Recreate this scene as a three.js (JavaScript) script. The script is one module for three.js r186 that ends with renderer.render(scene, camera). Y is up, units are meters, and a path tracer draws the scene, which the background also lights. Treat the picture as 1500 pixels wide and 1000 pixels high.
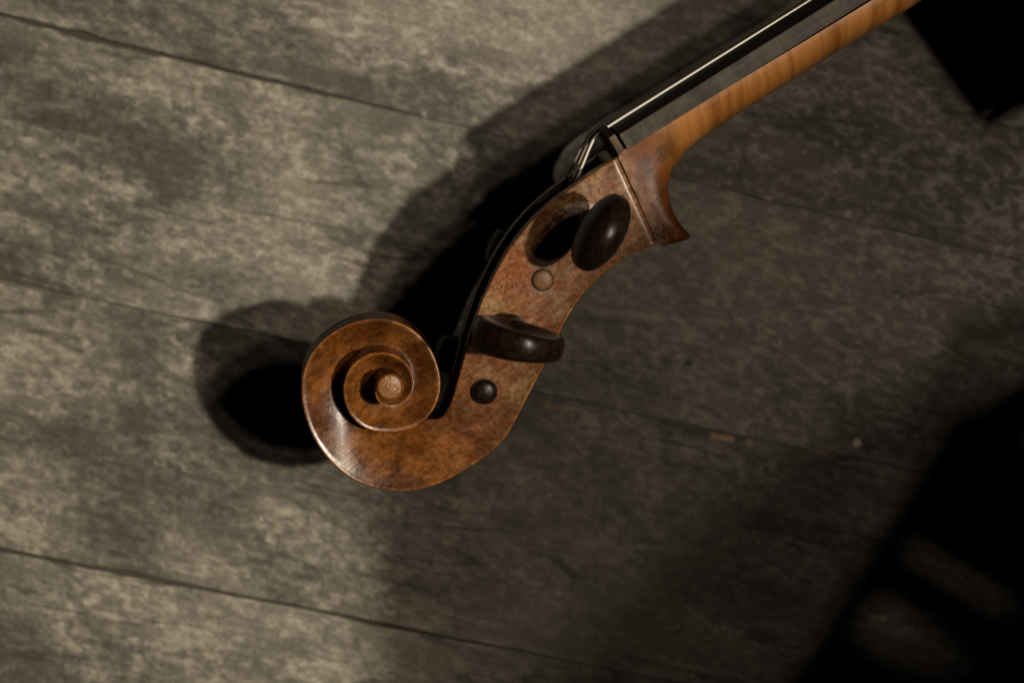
import * as THREE from 'three';
import { mergeGeometries } from 'three/addons/utils/BufferGeometryUtils.js';

// ---------------------------------------------------------------- camera, lamps, exposure
const H0 = 0.065, D = 0.62, S = 0.0002;          // height of the violin's middle plane, lens above it, metres per photo pixel there
const scene = new THREE.Scene();
scene.background = new THREE.Color(0x000000);
const camera = new THREE.PerspectiveCamera(2 * Math.atan(500 * S / D) * 180 / Math.PI, 1.5, 0.05, 20);
camera.position.set(0, H0 + D, 0);
camera.up.set(0, 0, -1);
camera.lookAt(0, 0, 0);
camera.focus = 0.602; camera.userData.fStop = 7.5;

const renderer = new THREE.WebGLRenderer({ antialias: true });
renderer.setSize(1024, 682);
renderer.toneMapping = THREE.LinearToneMapping;
renderer.toneMappingExposure = 1;
renderer.shadowMap.enabled = true;

function lamp(name, at, aim, color, intensity, angle, penumbra, soft) {
  const l = new THREE.SpotLight(new THREE.Color(...color), intensity, 0, angle, penumbra, 2);
  l.name = name; l.position.set(...at); l.target.position.set(...aim);
  l.castShadow = true; l.shadow.radius = soft; l.shadow.mapSize.set(2048, 2048);
  scene.add(l, l.target);
}
lamp('key_lamp', [0.86, 1.7, 0.11], [-0.045, 0, 0.008], [1, 0.89, 0.72], 10.8, 0.16, 1.0, 1.35);
lamp('second_lamp', [0.80, 1.7, 0.24], [0, 0, 0], [1, 0.84, 0.66], 0.95, 0.32, 0.4, 1.6);
lamp('third_lamp', [0.80, 1.7, -0.20], [0, 0, 0], [1, 0.84, 0.66], 1.7, 0.32, 0.4, 1.8);
lamp('fourth_lamp', [0.82, 1.7, -0.40], [0, 0, 0], [1, 0.84, 0.66], 0.95, 0.32, 0.4, 1.8);

// ---------------------------------------------------------------- noise and small helpers
let seed = 7;
const rnd = () => { seed = (seed * 1664525 + 1013904223) >>> 0; return seed / 4294967296; };
const PERM = new Float32Array(65536); for (let i = 0; i < 65536; i++) PERM[i] = rnd();
const cell = (x, y, z) => PERM[((x * 73856093) ^ (y * 19349663) ^ (z * 83492791)) & 65535];
function vnoise(x, y, z = 0) {                       // 2-d value noise, z picks another field
  const xi = Math.floor(x), yi = Math.floor(y); let fx = x - xi, fy = y - yi;
  fx = fx * fx * (3 - 2 * fx); fy = fy * fy * (3 - 2 * fy);
  const a = cell(xi, yi, z), b = cell(xi + 1, yi, z), c = cell(xi, yi + 1, z), d = cell(xi + 1, yi + 1, z);
  return a + (b - a) * fx + (c - a) * fy + (a - b - c + d) * fx * fy;
}
function fbm(x, y, z, n = 4, g = 0.5) { let s = 0, a = 1, t = 0; for (let i = 0; i < n; i++) { s += a * vnoise(x, y, z + i * 11); t += a; a *= g; x = x * 2.03 + 17.3; y = y * 2.03 + 5.1; } return s / t; }
const sm = (a, b, x) => { const t = Math.min(1, Math.max(0, (x - a) / (b - a))); return t * t * (3 - 2 * t); };
const lerp = (a, b, t) => a + (b - a) * t;
const mix3 = (a, b, t) => [lerp(a[0], b[0], t), lerp(a[1], b[1], t), lerp(a[2], b[2], t)];
const srgb = (v) => Math.round(255 * (v <= 0.0031308 ? 12.92 * Math.max(v, 0) : 1.055 * Math.min(1, v) ** (1 / 2.4) - 0.055));
// fn(u, v) gives { c: linear colour, r: roughness, b: bump height 0..1 }
function textures(w, h, fn, wrap = THREE.MirroredRepeatWrapping) {
  const C = new Uint8Array(w * h * 4), R = new Uint8Array(w * h * 4), B = new Uint8Array(w * h * 4);
  for (let j = 0; j < h; j++) for (let i = 0; i < w; i++) {
    const o = fn((i + 0.5) / w, (j + 0.5) / h), k = (j * w + i) * 4;
    C[k] = srgb(o.c[0]); C[k + 1] = srgb(o.c[1]); C[k + 2] = srgb(o.c[2]);
    R[k] = R[k + 1] = R[k + 2] = Math.round(255 * Math.min(1, Math.max(0, o.r)));
    B[k] = B[k + 1] = B[k + 2] = Math.round(255 * Math.min(1, Math.max(0, o.b)));
    C[k + 3] = R[k + 3] = B[k + 3] = 255;
  }
  return [C, R, B].map((d, i) => {
    const t = new THREE.DataTexture(d, w, h); t.magFilter = t.minFilter = THREE.LinearFilter; t.wrapS = t.wrapT = wrap;
    if (!i) t.colorSpace = THREE.SRGBColorSpace; t.needsUpdate = true; return t;
  });
}
function tag(o, label, category, group, kind) { if (label) o.userData.label = label; if (category) o.userData.category = category; if (group) o.userData.group = group; if (kind) o.userData.kind = kind; return o; }
function mesh(name, geo, mat, parent) { const m = new THREE.Mesh(geo, mat); m.name = name; m.castShadow = m.receiveShadow = true; parent.add(m); return m; }
function tangents(xs, ys) { return xs.map((x, i) => i === 0 ? (ys[1] - ys[0]) / (xs[1] - xs[0]) : i === xs.length - 1 ? (ys[i] - ys[i - 1]) / (xs[i] - xs[i - 1]) : (ys[i + 1] - ys[i - 1]) / (xs[i + 1] - xs[i - 1])); }
function spline(xs, ys) {
  const m = tangents(xs, ys);
  return (x) => { let i = 0; while (i < xs.length - 2 && x > xs[i + 1]) i++; const h = xs[i + 1] - xs[i], t = (x - xs[i]) / h, t2 = t * t, t3 = t2 * t; return (2 * t3 - 3 * t2 + 1) * ys[i] + (t3 - 2 * t2 + t) * h * m[i] + (3 * t2 - 2 * t3) * ys[i + 1] + (t3 - t2) * h * m[i + 1]; };
}
// rows of points -> indexed surface; uvOf(point, i, j), tint(i, j) optional
function gridGeo(rows, uvOf, tint, flip) {
  const n = rows[0].length, pos = [], uv = [], col = [], idx = [];
  rows.forEach((r, i) => r.forEach((p, j) => { pos.push(p[0], p[1], p[2]); uv.push(...uvOf(p, i, j)); const t = tint ? tint(i, j) : [1, 1, 1]; col.push(...t); }));
  for (let i = 0; i + 1 < rows.length; i++) for (let j = 0; j + 1 < n; j++) {
    const a = i * n + j, b = a + 1, c = a + n, d = c + 1;
    if (flip) idx.push(a, b, c, b, d, c); else idx.push(a, c, b, b, c, d);
  }
  const g = new THREE.BufferGeometry();
  g.setAttribute('position', new THREE.Float32BufferAttribute(pos, 3)); g.setAttribute('uv', new THREE.Float32BufferAttribute(uv, 2)); g.setAttribute('color', new THREE.Float32BufferAttribute(col, 3));
  g.setIndex(idx); g.computeVertexNormals(); return g;
}

// ---------------------------------------------------------------- the wooden floor
const floor = new THREE.Group(); floor.name = 'floor'; tag(floor, 'worn grey wooden floor of wide scuffed boards', null, null, 'structure'); scene.add(floor);
const FW = 0.42, FH = 0.29;
const fl = (px, py) => [(px - 750) * S * (D + H0) / D, (py - 500) * S * (D + H0) / D];         // where a point of the floor lies
// seams between boards: left and right end
const seamPx = [[[0, -760], [1500, -420]], [[0, -368], [1500, -22]], [[0, 22], [1500, 384]], [[0, 409], [1500, 724]], [[0, 804], [1500, 1098]], [[0, 1195], [1500, 1480]], [[0, 1590], [1500, 1860]]];
const seams = seamPx.map(([a, b]) => { const p = fl(...a), q = fl(...b), s = (q[1] - p[1]) / (q[0] - p[0]); return (x) => p[1] + s * (x - p[0]); });
const floorTex = textures(2000, 1380, (u, v) => {
  const X = (u - 0.5) * FW, Z = (v - 0.5) * FH; let k = 0; while (k < 6 && Z > seams[k + 1](X)) k++;
  const q = k * 37.7, x0 = X * 1000, y = Z * 1000 - 0.22 * x0, x = x0;                              // millimetres along and across the boards
  const wx = x + 2.6 * (fbm(x / 7, y / 7, 3, 3) - 0.5), wy = y + 2.2 * (fbm(x / 7, y / 7, 9, 3) - 0.5);
  const big = fbm(wx / 52 + q, wy / 34, 20, 3), mid = fbm(wx / 15 + q, wy / 8, 40, 4, 0.6), fine = fbm(wx / 3.0 + q, wy / 1.9, 60, 4, 0.72), grit = fbm(x / 0.75, y / 0.6, 70, 2), grain = fbm(x / 22 + q, y / 0.8, 80, 3, 0.6), rub = fbm(x0 / 1.1, Z * 1000 / 9, 90, 2);
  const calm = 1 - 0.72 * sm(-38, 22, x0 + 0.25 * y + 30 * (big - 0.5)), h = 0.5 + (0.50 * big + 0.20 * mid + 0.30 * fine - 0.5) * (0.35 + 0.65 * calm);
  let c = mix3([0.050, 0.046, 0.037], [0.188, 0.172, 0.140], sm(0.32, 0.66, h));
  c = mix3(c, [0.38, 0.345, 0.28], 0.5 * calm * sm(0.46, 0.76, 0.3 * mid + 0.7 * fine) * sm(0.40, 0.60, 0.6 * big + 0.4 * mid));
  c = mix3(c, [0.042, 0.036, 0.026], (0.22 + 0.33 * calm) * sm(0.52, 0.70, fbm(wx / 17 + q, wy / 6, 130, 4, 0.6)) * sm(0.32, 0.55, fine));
  const crack = sm(0.045, 0.012, Math.abs(fbm(x / 60 + q, y / 10, 140, 3) - 0.5)) * sm(0.55, 0.68, fbm(x / 30, y / 14 + q, 150, 2));
  c = mix3(c, [0.03, 0.026, 0.02], 0.6 * crack);
  const t = 1 + (0.5 * (grain - 0.5) + 0.28 * (rub - 0.5) + 0.35 * (fine - 0.5) + 0.7 * (grit - 0.5)) * (0.5 + 0.5 * calm);
  const spx = (s0, s1, yy, wd) => sm(wd, wd * 0.35, Math.abs(Z * 1000 - (yy + (x0 - s0) * 0.17 + 0.8 * (fbm(x0 / 4, 3, 190, 3) - 0.5)))) * sm(s0 - 2, s0 + 2, x0) * sm(s1 + 2, s1 - 3, x0);
  const splinter = spx(63, 92, 30.2, 1.3) * sm(0.3, 0.5, vnoise(x0 / 3.5, 2, 191)) + 0.5 * spx(98, 104, 35.5, 1.2) + 0.35 * spx(10, 22, 20.5, 1.2) + 0.3 * spx(70, 80, -36, 1);
  c = mix3(c, [0.40, 0.235, 0.11], 0.8 * Math.min(1, splinter));
  const spot = (a, b, r) => sm(r, r * 0.5, Math.hypot(x0 - a, Z * 1000 - b));
  c = mix3(c, [0.62, 0.52, 0.42], 0.9 * spot(111.8, 32.8, 1.8) + 0.35 * spot(109, -41.5, 1.6) + 0.2 * spot(108, -74, 2)); c = mix3(c, [0.012, 0.01, 0.008], 0.8 * spot(57.4, 6.8, 1.6));
  const dot = sm(0.84, 0.93, vnoise(x / 1.5, y / 1.3, 170)) * sm(0.45, 0.65, mid);
  c = mix3(c.map((e) => e * t), [0.45, 0.41, 0.34], 0.35 * dot);
  return { c, r: 0.74 - 0.22 * sm(0.45, 0.65, fine) + 0.1 * (grit - 0.5), b: 0.5 + 0.45 * calm * (fine - 0.5) + 0.25 * (mid - 0.5) + 0.25 * (grain - 0.5) + 0.12 * (grit - 0.5) - 0.4 * crack };
});
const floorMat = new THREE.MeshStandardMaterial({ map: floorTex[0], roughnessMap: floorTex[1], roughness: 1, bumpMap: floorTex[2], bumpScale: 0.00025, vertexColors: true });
const gapOf = [(x) => 1, (x) => 0.8, (x) => 1.15 - 1.0 * sm(-0.085, -0.02, x), (x) => 0.34 - 0.22 * sm(-0.02, 0.02, x), (x) => 0.8 - 0.6 * sm(-0.05, 0.02, x), (x) => 0.8, (x) => 1];
function plank(k, x0, x1, tone) {
  const nx = 160, rows = [];
  const edge = (x, n) => seams[n](x) + 0.0011 * (fbm(x * 45, n * 7.7, 5, 4) - 0.5), gap = (x, n, sd) => 0.00072 * gapOf[n](x) * (0.12 + 3.2 * fbm(x * 110, n * 3 + sd, 8, 4, 0.65) ** 2);
  for (let i = 0; i <= nx; i++) {
    const x = lerp(x0 + 0.0003, x1 - 0.0003, i / nx), a = edge(x, k) + gap(x, k, 0.5), b = edge(x, k + 1) - gap(x, k + 1, 0);
    const bev = 0.0005 * Math.min(1, gapOf[k](x)), bev2 = 0.0005 * Math.min(1, gapOf[k + 1](x)), r = [[x, -0.006, a], [x, -bev, a]];
    for (let j = 0; j <= 8; j++) r.push([x, 0, lerp(a + bev, b - bev2, j / 8)]);
    r.push([x, -bev2, b], [x, -0.006, b]); rows.push(r);
  }
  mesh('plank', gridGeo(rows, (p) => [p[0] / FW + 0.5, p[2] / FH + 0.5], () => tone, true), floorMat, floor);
}
const joints = [[-0.6, -0.21, 0.6], [-0.6, 0.30, 0.6], [-0.6, -0.35, 0.36, 0.6], [-0.6, 0.24, 0.6], [-0.6, -0.28, 0.6], [-0.6, 0.1, 0.6]];
joints.forEach((js, k) => { for (let i = 0; i + 1 < js.length; i++) { const t = 0.94 + 0.12 * rnd(); plank(k, js[i], js[i + 1], [t, t * (0.985 + 0.02 * rnd()), t * (0.97 + 0.03 * rnd())]); } });
mesh('subfloor', new THREE.BoxGeometry(3, 0.01, 3).translate(0, -0.0072, 0), new THREE.MeshStandardMaterial({ color: new THREE.Color(0.05, 0.043, 0.033), roughness: 1 }), floor);

// ---------------------------------------------------------------- the violin: its own axes, x along the photo, z down it, y across its width
const ROLL = 12 * Math.PI / 180, NECK = new THREE.Vector3(0.848, 0, -0.53).normalize();
const violin = new THREE.Group(); violin.name = 'violin'; violin.position.set(0, H0, 0); violin.quaternion.setFromAxisAngle(NECK, ROLL); scene.add(violin);
tag(violin, 'old brown violin lying on its side with carved scroll and dark ebony pegs', 'violin');
const INV = violin.quaternion.clone().invert(), EYE = new THREE.Vector3(0, D, 0).applyQuaternion(INV);
// the place in the violin's plane y = w (metres) that the traced outline point stands for
function at(px, py, w) {
  const d = new THREE.Vector3((px - 750) * S, -D, (py - 500) * S).applyQuaternion(INV), t = (w - EYE.y) / d.y;
  return [EYE.x + d.x * t, w, EYE.z + d.z * t];
}
const mm = 0.001;

// head: texture in the plane of its side
const HU = 0.14, HV = 0.12, headUV = (p) => [(p[0] + 0.07) / HU, (p[2] + 0.06) / HV];
const headTex = textures(1680, 1440, (u, v) => {
  const X = u * HU - 0.07, Z = v * HV - 0.06, px = X / S + 750, py = Z / S + 500;             // px, py: about photo pixels
  const along = px * 0.53 + py * 0.85, across = px * 0.85 - py * 0.53;
  const big = fbm(px / 60, py / 60, 300, 4), mid = fbm(px / 18, py / 18, 310, 4), fine = fbm(px / 5, py / 5, 320, 3), g = fbm(along / 2.6, across / 26, 330, 3, 0.6), g2 = fbm(px / 26 + py / 40, py / 3, 340, 3);
  const box = sm(-45, 75, (px - 690) * 0.8 - (py - 590) * 0.6 + 90 * (big - 0.5));                          // worn pegbox against the darker scroll
  let c = mix3([0.066, 0.020, 0.0035], [0.150, 0.052, 0.0095], sm(0.35, 0.68, big * 0.6 + mid * 0.4));
  c = mix3(c, [0.026, 0.009, 0.0025], 0.55 * sm(0.50, 0.74, fbm(across / 26, along / 9, 350, 5, 0.6)));
  let w = mix3([0.105, 0.036, 0.007], [0.190, 0.098, 0.036], sm(0.38, 0.64, 0.4 * big + 0.35 * mid + 0.25 * g));
  w = mix3(w, [0.118, 0.034, 0.007], 0.75 * sm(0.50, 0.64, fbm(px / 22, py / 30, 360, 4)));
  c = mix3(c, w, box);
  const red = sm(1, 0.35, Math.hypot((px - 742) * 0.8 + (py - 392) * 0.55, (py - 392) * 0.8 - (px - 742) * 0.45) / 54 + 0.5 * (mid - 0.5));
  c = mix3(c, [0.150, 0.040, 0.008], 0.75 * red);
  const scuffD = Math.hypot((px - 846) * 0.9, (py - 322) * 1.2), scuff = sm(12, 5, Math.abs(scuffD - 32 + 12 * (mid - 0.5))) * sm(350, 310, py) * sm(0.38, 0.6, fine * 0.6 + mid * 0.5);
  c = mix3(c, [0.42, 0.35, 0.30], 0.75 * scuff);
  const grime = sm(30, 18, Math.hypot(px - 795, py - 409)) * sm(0.42, 0.62, mid) + 0.8 * sm(26, 8, Math.hypot((px - 800) / 1.6, py - 383)) * sm(0.35, 0.55, mid);
  c = mix3(c, [0.10, 0.06, 0.036], 0.7 * Math.min(1, grime));
  const micro = fbm(px / 1.7, py / 1.7, 390, 2), k = 0.34 + 0.34 * g + 0.30 * g2 + 0.85 * (fine - 0.4) + 0.6 * micro;
  c = c.map((q) => q * Math.max(0.3, k));
  const scratch = sm(0.74, 0.80, fbm(along / 34, across / 1.4, 370, 2)) * 0.25;
  c = mix3(c, [0.10, 0.05, 0.02], scratch);
  const dent = sm(0.70, 0.82, vnoise(px / 4.3, py / 4.3, 380)) * sm(0.5, 0.62, mid);
  c = mix3(c, [0.07, 0.03, 0.012], 0.55 * dent);
  return { c, r: 0.29 + 0.12 * (mid - 0.5) + 0.22 * (fine - 0.5) + 0.02 * box * (1 - red), b: 0.5 + 0.35 * (fine - 0.5) + 0.3 * (g - 0.5) + 0.3 * (mid - 0.5) - 0.25 * dent };
});
const varnish = new THREE.MeshPhysicalMaterial({ map: headTex[0], roughnessMap: headTex[1], roughness: 1, bumpMap: headTex[2], bumpScale: 0.00006, clearcoat: 0.08, clearcoatRoughness: 0.2, specularIntensity: 0.62, vertexColors: true, side: THREE.DoubleSide });

// rim of the scroll: distance from the eye (571, 567) for the angle, clockwise from the right, in degrees
const RA = [0, 20, 42, 64, 79, 94, 110, 125, 144, 165, 182, 200, 213, 226, 243, 263, 280, 297, 316, 335, 355, 371, 386, 402, 420, 437, 458, 480, 504, 528, 546, 572, 595, 620, 649, 677, 705, 734, 769, 804, 835, 866, 890, 920];
const RR = [210, 190, 167, 158, 155.5, 151, 147, 141, 135, 131, 129.5, 126.5, 121, 115, 108, 101, 95, 88.5, 82, 77, 74.5, 73.2, 72, 70.5, 68, 66.5, 67, 70.5, 71, 69.2, 67.5, 63.5, 58.5, 52, 46, 41, 37.2, 34.2, 32, 30.5, 28.4, 25, 21.5, 20];
const WA = [0, 42, 100, 180, 260, 330, 403, 470, 540, 620, 700, 760, 830, 890, 920], WW = [9.6, 9.3, 8.3, 7.0, 6.7, 7.6, 9.2, 10.5, 11.8, 13.8, 15.8, 17.0, 18.3, 19.2, 19.3];
const rimR = spline(RA, RR), rimW = spline(WA, WW);
const EX = 571, EY = 567, EYE_R = 20.5, EYE_W = 19.6;
const pix = (a, r) => [EX + r * Math.cos(a * Math.PI / 180), EY + r * Math.sin(a * Math.PI / 180)];
// pegbox: pairs of back edge and front edge, from the neck to the throat
const PB = [[963, 357], [930, 370], [900, 388], [872, 411], [852, 433], [832, 464], [813, 502], [796, 538], [783, 562], [770, 587], [755, 616], [740, 641], [721, 660], [698, 678]];
const PF = [[904, 230], [879, 245], [847, 267], [806, 297], [772, 330], [740, 373], [711, 428], [694, 472], [686, 497], [678, 528], [669, 560], [658, 594], [644, 613], [623.5, 614]];
const cr = (pts) => new THREE.CatmullRomCurve3(pts.map(([x, y]) => new THREE.Vector3(x, y, 0)), false, 'centripetal');
const cB = cr(PB), cF = cr(PF);
const stations = [];                                 // { B, F in photo pixels, wB, wF in mm, k flute depth, cav cavity, wall }
const NP = 110;
for (let i = 0; i <= NP; i++) {
  const t = i / NP, B = cB.getPoint(t), F = cF.getPoint(t), w = lerp(12.0, 9.3, t), e = t < 0.012 ? 0.55 * (1 - t / 0.012) : 0;
  stations.push({ B: [B.x, B.y], F: [F.x, F.y], wB: w - e, wF: w - e, k: 0, cav: sm(0.03, 0.12, t) * sm(0.99, 0.86, t), wall: 0, peg: true });
}
const A0 = 42, A1 = 884, DA = 2;
for (let a = A0 + DA; a <= A1; a += DA) {
  const eyePart = a + 360 > 884, rf = eyePart ? EYE_R : rimR(a + 360), wf = eyePart ? EYE_W - 0.5 : rimW(a + 360);
  stations.push({ B: pix(a, rimR(a)), F: pix(a, rf), wB: rimW(a), wF: wf, k: sm(42, 150, a), wall: sm(42, 60, a), a });
}
const FL = 18, WALL = 7;
function nearProfile(s) {
  const b = at(...s.B, s.wB * mm), f = at(...s.F, s.wF * mm), dx = f[0] - b[0], dz = f[2] - b[2], L = Math.hypot(dx, dz) / mm, ux = dx / L / mm, uz = dz / L / mm;
  const q = Math.min(1, L / 4), P = (d, w) => [b[0] + ux * d * mm, w * mm, b[2] + uz * d * mm];   // d mm in from the rim
  const out = [P(0.12 * q, s.wB - 1.5), P(0.02, s.wB - 0.85), P(0, s.wB - 0.4), P(0.12 * q, s.wB - 0.12), P(0.36 * q, s.wB), P(0.62 * q, s.wB), P(0.88 * q, s.wB - 0.10 - 0.1 * s.k)];
  const deep = s.k * Math.min(4.3, 0.62 * L), d0 = 1.1 * q, d1 = L - lerp(0.75, 0.35, s.wall) * q;
  for (let j = 0; j < FL; j++) {
    const t = j / (FL - 1), h = s.wB - 0.12 - deep * (0.58 * Math.sin(t * Math.PI / 2) + 0.42 * t);
    out.push(P(lerp(d0, d1, t), h));
  }
  const hf = out[out.length - 1][1] / mm;
  const edge = [[0.55, -0.03], [0.38, -0.1], [0.22, -0.24], [0.1, -0.45], [0.03, -0.7], [0, -0.9], [0, -1.1]];
  const wall = [[0.18, 0.04], [0.07, 0.14], [0.02, 0.24], [0.0, 0.4], [0, 0.6], [0, 0.8], [0, 1]];
  for (let j = 0; j < WALL; j++) {
    const top = s.wF - 0.9, up = j < 2 ? hf + wall[j][1] * Math.min(1, Math.max(0, top - hf)) : lerp(hf + 0.22 * Math.min(1, Math.max(0, top - hf)), top, wall[j][1] * wall[j][1] * 0 + (j - 1) / (WALL - 2));
    out.push(P(L - lerp(edge[j][0], wall[j][0], s.wall) * q, lerp(s.wB + edge[j][1], Math.max(up, hf), s.wall)));
  }
  return out;
}
const near = stations.map(nearProfile), far = near.map((r) => r.map(([x, y, z]) => [x, -y, z]));
const edgeWear = stations.map((s, i) => 0.6 + 0.8 * fbm(i * 0.11, 3, 400, 3));
const sideTint = (i, j) => { const e = j >= 2 && j <= 5 ? edgeWear[i] * (j === 2 || j === 5 ? 0.5 : 1) : 0; return [1 + 0.8 * e, 1 + 0.95 * e, 1 + 1.1 * e]; };
const backRows = [];
for (let i = 0; i < stations.length && !(stations[i].a > 404); i++) {
  const b = near[i][0], s = stations[i], f = near[i][20], dx = f[0] - b[0], dz = f[2] - b[2], L = Math.hypot(dx, dz), r = [];
  for (let j = 0; j <= 12; j++) { const t = j / 12, w = lerp(b[1], -b[1], t), c = Math.sin(2 * Math.PI * t) ** 2 * (s.peg ? 0.3 : 0.75) * mm; r.push([b[0] + dx / L * c, w, b[2] + dz / L * c]); }
  backRows.push(r);
}
const frontRows = [];
for (let i = 0; i <= NP; i++) {
  const f = near[i][near[i].length - 1], b = near[i][7], s = stations[i], c = s.cav * 0.66, in_ = (y, t) => [lerp(f[0], b[0], t), y, lerp(f[2], b[2], t)];
  const w = f[1], e = w - 3.6 * mm * Math.min(1, s.cav * 3), pts = [in_(w, 0), in_(lerp(w, e, 0.5), 0), in_(e, 0.002), in_(e - 0.0003, 0.02 * s.cav), in_(e - 0.0006, c * 0.5), in_(e - 0.0008, c), in_(e * 0.5, c)];
  frontRows.push([...pts, in_(0, c), ...pts.slice().reverse().map(([x, y, z]) => [x, -y, z])]);
}
const shadeTint = () => [0.4, 0.37, 0.35];  // darkens back, front and end faces; shade put into the colour
const cut = (rows, a, b) => rows.slice(a, b);
function cap(rowNear, rowFar) {                      // closes the end at the neck
  const n = rowNear.length, rows = []; for (let j = 0; j < n; j++) rows.push([rowNear[j], rowFar[j]]); return gridGeo(rows, headUV, shadeTint, true);
}
const pegboxGeo = mergeGeometries([gridGeo(cut(near, 0, NP + 1), headUV, sideTint, true), gridGeo(cut(far, 0, NP + 1), headUV, sideTint), gridGeo(cut(backRows, 0, NP + 1), headUV, shadeTint), gridGeo(frontRows, headUV, shadeTint, true), cap(near[0], far[0])]);
const off = NP;
const scrollTint = (i, j) => sideTint(i + off, j);
const eyeRows = (sgn) => {                           // the flat round eye with its rounded shoulder
  const rows = []; const prof = [[EYE_R + 0.5, EYE_W - 5], [EYE_R + 0.2, EYE_W - 1.2], [EYE_R, EYE_W - 0.8], [EYE_R - 0.7, EYE_W - 0.5], [EYE_R - 1.9, EYE_W - 0.22], [EYE_R - 3.4, EYE_W - 0.06], [EYE_R - 4.8, EYE_W + 0.06], [13, EYE_W + 0.18], [10, EYE_W + 0.3], [7, EYE_W + 0.38], [4, EYE_W + 0.43], [0.01, EYE_W + 0.45]];
  for (const [r, w] of prof) { const row = []; for (let k = 0; k <= 64; k++) { const p = at(...pix(k * 5.625 + 20, r + (r > 4 ? 0.35 * (fbm(k * 0.4, 2, 410, 2) - 0.5) : 0)), w * mm); row.push([p[0], sgn * (p[1]), p[2]]); } rows.push(row); }
  return rows;
};
const eyeTint = (i, j) => i > 5 ? [0.215, 0.105, 0.045] : i > 5 ? [0.18, 0.08, 0.028] : [0.13, 0.046, 0.009];
const scrollGeo = mergeGeometries([gridGeo(cut(near, NP), headUV, scrollTint, true), gridGeo(cut(far, NP), headUV, scrollTint), gridGeo(cut(backRows, NP), headUV, shadeTint)]);
mesh('pegbox', pegboxGeo, varnish, violin);
const scroll = mesh('scroll', scrollGeo, varnish, violin);
const eyeTex = textures(256, 256, (u, v) => { const f = fbm(u * 16, v * 16, 420, 3, 0.6), t = 0.85 + 0.3 * sm(0.3, 0.72, f); return { c: [t, t * 0.97, t * 0.93], r: 0.26 + 0.3 * (f - 0.5), b: f }; });
const eyeMat = new THREE.MeshPhysicalMaterial({ specularIntensity: 0.6, map: eyeTex[0], roughnessMap: eyeTex[1], roughness: 1, bumpMap: eyeTex[2], bumpScale: 0.0002, vertexColors: true, side: THREE.DoubleSide });
const eyeUV = (p) => [p[0] * 110 + 0.2, p[2] * 110 + 0.3];
for (const s of [1, -1]) mesh('scroll_eye', gridGeo(eyeRows(s), eyeUV, eyeTint, s < 0), eyeMat, scroll);

// ---------------------------------------------------------------- neck
const nAx = [NECK.x, NECK.z], nPerp = [-NECK.z, NECK.x];          // along the neck, and from the strings towards its back
const N0 = at(911, 224, 0);
const neckUV = (p) => { const dx = p[0] - N0[0], dz = p[2] - N0[2]; return [(dx * nAx[0] + dz * nAx[1] + 0.01) / 0.16, (dx * nPerp[0] + dz * nPerp[1] + 0.01) / 0.05]; };
const neckTex = textures(1600, 500, (u, v) => {
  const s = u * 160 - 10, t = v * 50 - 10, ws = s + 0.35 * t + 2.4 * (fbm(s / 14, t / 9, 500, 3) - 0.5);
  const flame = 0.55 * fbm(ws / 3.6, t / 60, 510, 2) + 0.45 * fbm(ws / 1.7, t / 30, 520, 2), fine = fbm(s / 7, t / 0.5, 530, 3), mid = fbm(s / 5, t / 4, 540, 4);
  let c = mix3([0.165, 0.058, 0.011], [0.285, 0.118, 0.029], sm(0.3, 0.72, flame));
  c = c.map((q) => q * (0.92 + 0.16 * fine));
  const heel = sm(19, 5, s + 4 * (mid - 0.5));
  c = mix3(c, [0.105, 0.029, 0.005], 0.88 * heel);
  c = mix3(c, [0.042, 0.017, 0.008], 0.85 * heel * sm(0.46, 0.66, fbm(s / 4 + t / 9, t / 5, 550, 5, 0.6)));
  c = mix3(c, [0.42, 0.26, 0.15], 0.2 * sm(2.6, 0.3, s + 1.5 * (mid - 0.5) + 1.2) * sm(0.35, 0.6, fbm(s / 1.2, t / 1.8, 560, 3)));
  return { c, r: 0.37 + 0.2 * (fine - 0.5) + 0.1 * (mid - 0.5), b: 0.5 + 0.5 * (fine - 0.5) + 0.4 * heel * (mid - 0.5) };
});
const neckMat = new THREE.MeshPhysicalMaterial({ map: neckTex[0], roughnessMap: neckTex[1], roughness: 1, bumpMap: neckTex[2], bumpScale: 0.00004, clearcoat: 0.05, clearcoatRoughness: 0.35, specularIntensity: 0.3, side: THREE.DoubleSide });
const NT = [[961, 350.5], [952, 331], [943, 311], [935, 293], [927, 275], [919, 257], [911, 240], [906.2, 229.5], [912, 221], [930, 209.5], [953, 195.5], [1000, 167.5], [1077, 121.5], [1187, 55.5], [1264, 8.5], [1380, -63], [1470, -118]];
const NB = [[965.5, 356], [988, 351], [1007, 343.5], [996.5, 330], [984, 311], [976.5, 288], [974.5, 268], [979, 252], [988, 238], [1003, 219.5], [1022, 204.5], [1060, 179], [1124, 139], [1234, 70], [1310, 25], [1420, -40], [1530, -60]];
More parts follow.
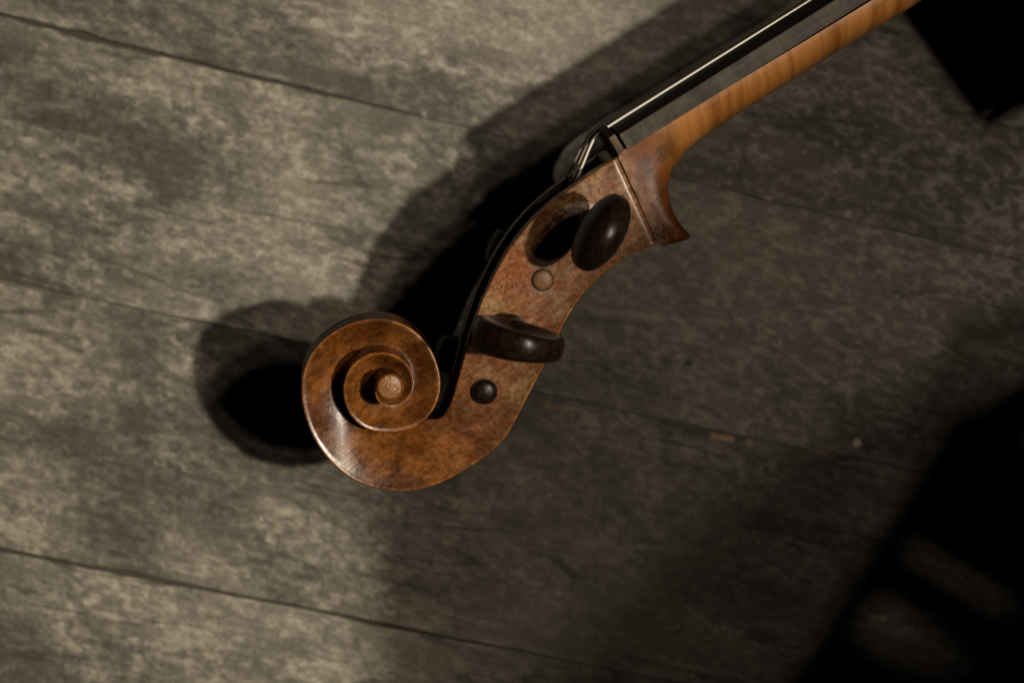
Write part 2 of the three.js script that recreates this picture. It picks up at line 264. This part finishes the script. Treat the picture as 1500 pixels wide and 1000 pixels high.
{
  const cT = cr(NT), cN = cr(NB), rows = [], n = 200, m = 40;
  for (let i = 0; i <= n; i++) {
    const t = i / n, T = cT.getPoint(t), Bq = cN.getPoint(t), wn = lerp(11.7, 13.6, sm(0.45, 1, t)) * mm, top = at(T.x, T.y, wn), bot = at(Bq.x, Bq.y, 1 * mm), ex = lerp(0.40, 0.86, sm(0.42, 0.74, t)), row = [];
    for (let j = 0; j <= m; j++) {
      const a = Math.PI * j / m, c = Math.cos(a), sn = Math.sin(a), w = Math.sign(c) * Math.abs(c) ** ex * wn, f = Math.abs(sn) ** ex;
      row.push([lerp(top[0], bot[0], f), w, lerp(top[2], bot[2], f)]);
    }
    rows.push(row);
  }
  const first = rows[0], mid = [first[20][0] * 0.5 + first[0][0] * 0.5, 0, first[20][2] * 0.5 + first[0][2] * 0.5];
  const capG = gridGeo([first, first.map(() => mid)], neckUV, null);
  mesh('neck', mergeGeometries([gridGeo(rows, neckUV, null), capG]), neckMat, violin);
}
// a helper: loops of [along, front, w] around the neck's own axes; front is the direction of the strings
const Fx = -nPerp[0], Fz = -nPerp[1];
const TL = at(914, 219, 12 * mm);                    // near lower corner of the fingerboard at the nut
const fb = (s, h, w) => [TL[0] + nAx[0] * s * mm + Fx * h * mm, w * mm, TL[2] + nAx[1] * s * mm + Fz * h * mm];
const ebonyTex = textures(512, 256, (u, v) => {
  const g = fbm(u * 9, v * 130, 600, 4, 0.6), f = fbm(u * 260, v * 60, 610, 3), m = fbm(u * 30, v * 8, 620, 3);
  const c = mix3([0.020, 0.017, 0.014], [0.060, 0.051, 0.041], sm(0.3, 0.72, 0.25 * g + 0.4 * f + 0.35 * m));
  return { c, r: 0.62 + 0.2 * (f - 0.5), b: 0.5 + 0.25 * (g - 0.5) + 0.3 * (f - 0.5) };
});
const ebony = new THREE.MeshPhysicalMaterial({ specularIntensity: 0.3,  map: ebonyTex[0], roughnessMap: ebonyTex[1], roughness: 1, bumpMap: ebonyTex[2], bumpScale: 0.00003, vertexColors: true, side: THREE.DoubleSide });
function bar(sections, tone, n = 14) {                     // sections: [along, width half, height of side, crown, base]
  const rows = sections.map(([s, w, h, crown, base = 0]) => {
    const r = [fb(s, base, w), fb(s, base + 0.1, w + 0.05), fb(s, h - 0.35, w + 0.02), fb(s, h - 0.1, w - 0.1), fb(s, h, w - 0.35)];
    for (let j = 1; j < n; j++) { const x = lerp(w - 0.35, -(w - 0.35), j / n); r.push(fb(s, h + crown * (1 - (x / w) ** 2), x)); }
    r.push(fb(s, h, -w + 0.35), fb(s, h - 0.1, -w + 0.1), fb(s, h - 0.35, -w), fb(s, base, -w), fb(s, base, w)); return r;
  });
  const c0 = rows[0].map(() => fb(sections[0][0], (sections[0][2] + (sections[0][4] || 0)) / 2, 0)), z = sections[sections.length - 1], c1 = rows[0].map(() => fb(z[0], (z[2] + (z[4] || 0)) / 2, 0));
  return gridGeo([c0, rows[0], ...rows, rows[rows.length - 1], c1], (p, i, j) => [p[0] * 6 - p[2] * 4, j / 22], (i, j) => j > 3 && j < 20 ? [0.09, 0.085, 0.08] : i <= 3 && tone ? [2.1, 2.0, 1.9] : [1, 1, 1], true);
}
const board = mesh('fingerboard', bar([[1.0, 12.1, 4.3, 1.7, -0.5], [1.3, 12.3, 4.5, 1.7, -0.5], [4.2, 12.4, 4.5, 1.7, -0.5], [5.5, 12.45, 4.5, 1.7, -0.5], [20, 12.8, 4.55, 1.8, -0.5], [60, 13.6, 4.6, 2.0, -0.5], [150, 15.5, 4.7, 2.3, -0.5], [270, 18.5, 4.8, 2.8, -0.5]], true), ebony, violin);
const nutMat = ebony.clone(); nutMat.color.setRGB(1.7, 1.5, 1.2);
mesh('nut', bar([[-2.0, 11.5, 4.9, 1.9, -0.6], [-1.8, 11.7, 5.15, 1.9, -0.6], [-0.1, 11.8, 5.3, 1.9, -0.3], [0.1, 11.6, 5.1, 1.9, -0.3]]), nutMat, violin);

// ---------------------------------------------------------------- strings
const steel = new THREE.MeshStandardMaterial({ color: new THREE.Color(0.52, 0.51, 0.45), metalness: 0.3, roughness: 0.45 });
const gut = new THREE.MeshStandardMaterial({ color: new THREE.Color(0.2, 0.16, 0.11), metalness: 0.3, roughness: 0.5 });
function string(pxs, r, mat) {
  const pts = pxs.map(([x, y, w]) => new THREE.Vector3(...at(x, y, w * mm))), path = new THREE.CurvePath();
  const soft = []; pts.forEach((p, i) => { if (i === 0 || i === pts.length - 1) soft.push(p); else soft.push(p.clone().lerp(pts[i - 1], Math.min(0.5, 0.0006 / p.distanceTo(pts[i - 1]))), p.clone().lerp(pts[i + 1], Math.min(0.5, 0.0006 / p.distanceTo(pts[i + 1])))); });
  for (let i = 0; i + 1 < soft.length; i++) path.add(new THREE.LineCurve3(soft[i], soft[i + 1]));
  mesh('string', new THREE.TubeGeometry(path, 300, r * mm, 8), mat, violin);
}
string([[1600, -240, 3.6], [1191, -2, 3], [907, 175, 2.6], [884, 190, 2.6], [870, 203, 2.6], [863, 218, 2.6], [850, 250, 2.4], [836, 290, 2]], 0.45, steel);
string([[1600, -245, -3.6], [1188, -6, -3], [903, 172, -2.6], [880, 187, -2.6], [866, 200, -2.6], [857, 218, -2.7], [838, 262, -2.8], [820, 310, -3]], 0.36, gut);
string([[1600, -249, -10], [1186, -10, -9], [900, 169, -7.8], [878, 183, -7.8], [862, 198, -7.8], [852, 216, -7.5], [826, 268, -6], [800, 330, -5]], 0.24, gut);

// ---------------------------------------------------------------- pegs
const pegTex = textures(256, 256, (u, v) => {
  const g = fbm(u * 8, v * 60, 700, 4), m = fbm(u * 14, v * 14, 710, 4), f = fbm(u * 60, v * 60, 720, 3);
  return { c: mix3([0.004, 0.0025, 0.0018], [0.016, 0.007, 0.0035], sm(0.4, 0.75, 0.5 * g + 0.5 * m)), r: 0.30 + 0.14 * (m - 0.3) + 0.12 * (f - 0.5), b: 0.5 + 0.5 * (m - 0.5) + 0.25 * (f - 0.5) };
});
const pegMat = new THREE.MeshPhysicalMaterial({ map: pegTex[0], roughnessMap: pegTex[1], roughness: 1, bumpMap: pegTex[2], bumpScale: 0.000025, ior: 1.24 });
// thumb piece: a rounded disc standing on a collar and a shaft; dish > 0 hollows its two flat sides
function headGeo(rw, rh, half, dish, dome) {
  const prof = dish < 0 ? [...Array(15)].map((_, i) => [Math.max(0.001, Math.sin(i / 14 * Math.PI / 2)), half * Math.cos(i / 14 * Math.PI / 2) ** 0.85]) : [[0.001, half - dish], [0.25, half - dish], [0.5, half - dish * 0.75], [0.7, half - dish * 0.35], [0.82, half - 0.1 - dome * 0.25], [0.90, half - 0.25 - dome * 0.55], [0.955, half * 0.86 - dome * 0.7], [0.985, half * 0.6 - dome * 0.5], [1, half * 0.28], [1.004, 0]];
  const full = [...prof, ...prof.slice(0, -1).reverse().map(([r, y]) => [r, -y])], rows = [];
  for (const [r, y] of full) { const row = []; for (let k = 0; k <= 72; k++) { const a = k / 72 * 2 * Math.PI, c = Math.cos(a), s = Math.sin(a), sq = s < 0 ? 1 - 0.10 * (s * s) : 1; row.push([c * r * rw * mm * (1 - 0.1 * s), s * r * rh * mm * sq, y * mm * (dish < 0 ? 1 : 1 - 0.2 * c * r)]); } rows.push(row); }
  return gridGeo(rows, (p, i, j) => [j / 18, i / 10], null, true);
}
function shaftGeo(bottom, collar, top) {             // turned profile along y in mm: from inside the box up to the collar and neck
  const p = [[0, bottom], [3.0, bottom], [3.6, collar - 3], [3.7, collar], [4.1, collar + 0.3], [4.4, collar + 1.2], [4.3, collar + 2.2], [4.1, collar + 3.0], [3.6, collar + 4.2], [3.8, collar + 6], [4.2, top], [0, top]];
  return new THREE.LatheGeometry(p.map(([r, y]) => new THREE.Vector2(Math.max(r, 0.01) * mm, y * mm)), 40);
}
function peg(center, turn, rw, rh, half, dish, dome, sgn = 1) {   // centre of the head in photo pixels, long side turned in the photo plane
  const g = new THREE.Group(); g.name = 'peg'; violin.add(g);
  const W = 35, base = at(center[0], center[1], W * mm);
  g.position.set(base[0], 0, base[2]); g.rotation.set(0, -turn, 0); if (sgn < 0) g.rotateX(Math.PI);
  mesh('shaft', shaftGeo(-13, 14.5, W - rh * 0.6), pegMat, g);
  mesh('peg_head', headGeo(rw, rh, half, dish, dome).translate(0, W * mm, 0), pegMat, g);
  return g;
}
peg([881, 341], -1.04, 11.6, 10.6, 6.0, -0.4, 1.6);
peg([760, 499], 0.19, 12.9, 13.2, 4.2, 2.1, 0.2);
// the two pegs of the other side: their round ends come through this side
const endMat = new THREE.MeshPhysicalMaterial({ color: new THREE.Color(0.115, 0.053, 0.020), roughness: 0.45, specularIntensity: 0.5, bumpMap: pegTex[2], bumpScale: 0.00005 });
function farPeg(center, r, rise, mat) {
  const w = 11, c = at(...center, w * mm), g = new THREE.Group(); g.name = 'peg'; violin.add(g); g.position.set(c[0], 0, c[2]);
  const body = mesh('shaft', shaftGeo(-10, 15, 27), pegMat, g); body.rotation.x = Math.PI;
  const hd = mesh('peg_head', headGeo(12, 10, 5, 0.6, 0.4).translate(0, 35 * mm, 0), pegMat, g); hd.rotation.x = Math.PI; hd.rotation.y = 0.4;
  const p = [[0, 2], [r, 2], [r, w + 0.1 + rise * 0.2], [r * 0.95, w + 0.25 + rise * 0.5], [r * 0.8, w + 0.35 + rise * 0.75], [r * 0.5, w + 0.42 + rise * 0.93], [0, w + 0.45 + rise]];
  mesh('peg_end', new THREE.LatheGeometry(p.map(([x, y]) => new THREE.Vector2(Math.max(x, 0.01) * mm, y * mm)), 48), mat, g);
  mesh('peg_hole', new THREE.LatheGeometry([[r + 0.05, w - 1], [r + 0.05, w + 0.08], [r + 0.28, w + 0.09], [r + 0.36, w - 0.4]].map(([x, y]) => new THREE.Vector2(x * mm, y * mm)), 48), holeMat, g);
}
{
  const beads = [], spots = [[722, 417], [731, 415], [736, 428], [730, 425], [745, 404], [748, 408], [752, 410], [747, 406], [744, 414], [758, 403], [760, 396], [768, 397], [770, 398], [767, 387], [750, 420], [743, 425], [769, 408], [771, 395], [764, 402], [727, 413], [754, 407], [740, 419], [775, 390], [778, 396], [735, 420], [762, 391], [772, 404], [781, 385], [757, 399], [725, 421]];
  for (const [x, y] of spots) for (let n = 0; n < 3; n++) { const p = at(x + 5 * (rnd() - 0.5), y + 5 * (rnd() - 0.5), 11.0 * mm), r = (0.16 + 0.34 * rnd() * rnd()) * mm; beads.push(new THREE.SphereGeometry(r, 10, 7).translate(p[0], lerp(12.0, 9.3, 0.42) * mm + 0.00002, p[2])); }
  const b = mesh('varnish_blisters', mergeGeometries(beads), new THREE.MeshPhysicalMaterial({ color: new THREE.Color(0.25, 0.09, 0.03), roughness: 0.18, clearcoat: 0.6 }), violin); b.userData.kind = 'stuff';
}
const holeMat = new THREE.MeshStandardMaterial({ color: new THREE.Color(0.008, 0.005, 0.003), roughness: 0.9 });
farPeg([795, 410], 2.95, 0.6, endMat);
farPeg([710, 574], 3.4, 1.2, pegMat);

// ---------------------------------------------------------------- the body, beyond the upper right corner
const body = new THREE.Group(); body.name = 'body'; violin.add(body);
{
  const half = spline([0, 6, 30, 70, 130, 180, 250, 300, 335, 342], [16, 36, 56, 60, 42, 40, 60, 60, 34, 4]);
  const plate = (h, crown) => { const rows = []; for (let i = 0; i <= 70; i++) { const s = i / 70 * 342, w = half(s), r = []; for (let j = 0; j <= 24; j++) { const t = -1 + j / 12; r.push(fb(138 + s, h + crown * (1 - t * t) * Math.sin(Math.PI * s / 342), t * w)); } rows.push(r); } return gridGeo(rows, neckUV, null); };
  const ribs = (sg) => { const rows = []; for (let i = 0; i <= 70; i++) { const s = i / 70 * 342, w = sg * (half(s) - 2); rows.push([fb(138 + s, -2, w), fb(138 + s, -58, w)]); } return gridGeo(rows, neckUV, null); };
  mesh('top_plate', mergeGeometries([plate(-2, 12), plate(-4.5, 12)]), neckMat, body);
  mesh('back_plate', mergeGeometries([plate(-58, -12), plate(-61, -12)]), neckMat, body);
  mesh('rib', mergeGeometries([ribs(1), ribs(-1)]), neckMat, body);
}

// ---------------------------------------------------------------- round blocker added beyond the right edge to shade the floor
const table = new THREE.Group(); table.name = 'added_round_blocker'; table.position.set(0.3735, 0, 0.0935); scene.add(table);
tag(table, 'added dark round shadow caster beyond the right edge, shading the floor', 'table');
const blockerMat = new THREE.MeshStandardMaterial({ color: new THREE.Color(0.05, 0.03, 0.018), roughness: 0.6 });
mesh('blocker_disc', new THREE.LatheGeometry([[0.001, 0.503], [0.138, 0.503], [0.146, 0.507], [0.148, 0.512], [0.146, 0.517], [0.14, 0.52], [0.001, 0.52]].map(([r, y]) => new THREE.Vector2(r, y)), 96), blockerMat, table);
mesh('blocker_stand', new THREE.LatheGeometry([[0.001, 0], [0.05, 0], [0.05, 0.012], [0.02, 0.03], [0.013, 0.08], [0.013, 0.44], [0.03, 0.49], [0.04, 0.503], [0.001, 0.503]].map(([r, y]) => new THREE.Vector2(r, y)), 40), blockerMat, table);

// ---------------------------------------------------------------- a low slatted stool in front of the table, also beyond the edge
const slatBlocker = new THREE.Group(); slatBlocker.name = 'added_slat_blocker'; slatBlocker.position.set(0.200, 0, 0.0225); slatBlocker.rotation.y = -Math.atan2(0.52, 0.855); scene.add(slatBlocker);
tag(slatBlocker, 'added low slatted shadow caster beyond the lower right corner', 'added_slat_blocker');
const bx = (n0, n1, y0, y1, e0, e1) => new THREE.BoxGeometry((n1 - n0) * mm, (y1 - y0) * mm, (e1 - e0) * mm).translate((n0 + n1) / 2 * mm, (y0 + y1) / 2 * mm, (e0 + e1) / 2 * mm);
mesh('rail', bx(0, 6, 219, 231, -66, 105), blockerMat, slatBlocker);
for (const [e0, e1] of [[-66, -29], [-21, -12], [6, 16], [32, 42], [58, 105]]) mesh('slat', bx(6, 42, 220, 230, e0, e1), blockerMat, slatBlocker);
mesh('blocker_board', bx(42, 112, 219, 231, -66, 105), blockerMat, slatBlocker);
for (const [n, e] of [[8, -60], [100, -60], [8, 99], [100, 99]]) mesh('leg', bx(n - 6, n + 6, 0, 219, e - 5, e + 5), blockerMat, slatBlocker);

renderer.render(scene, camera);
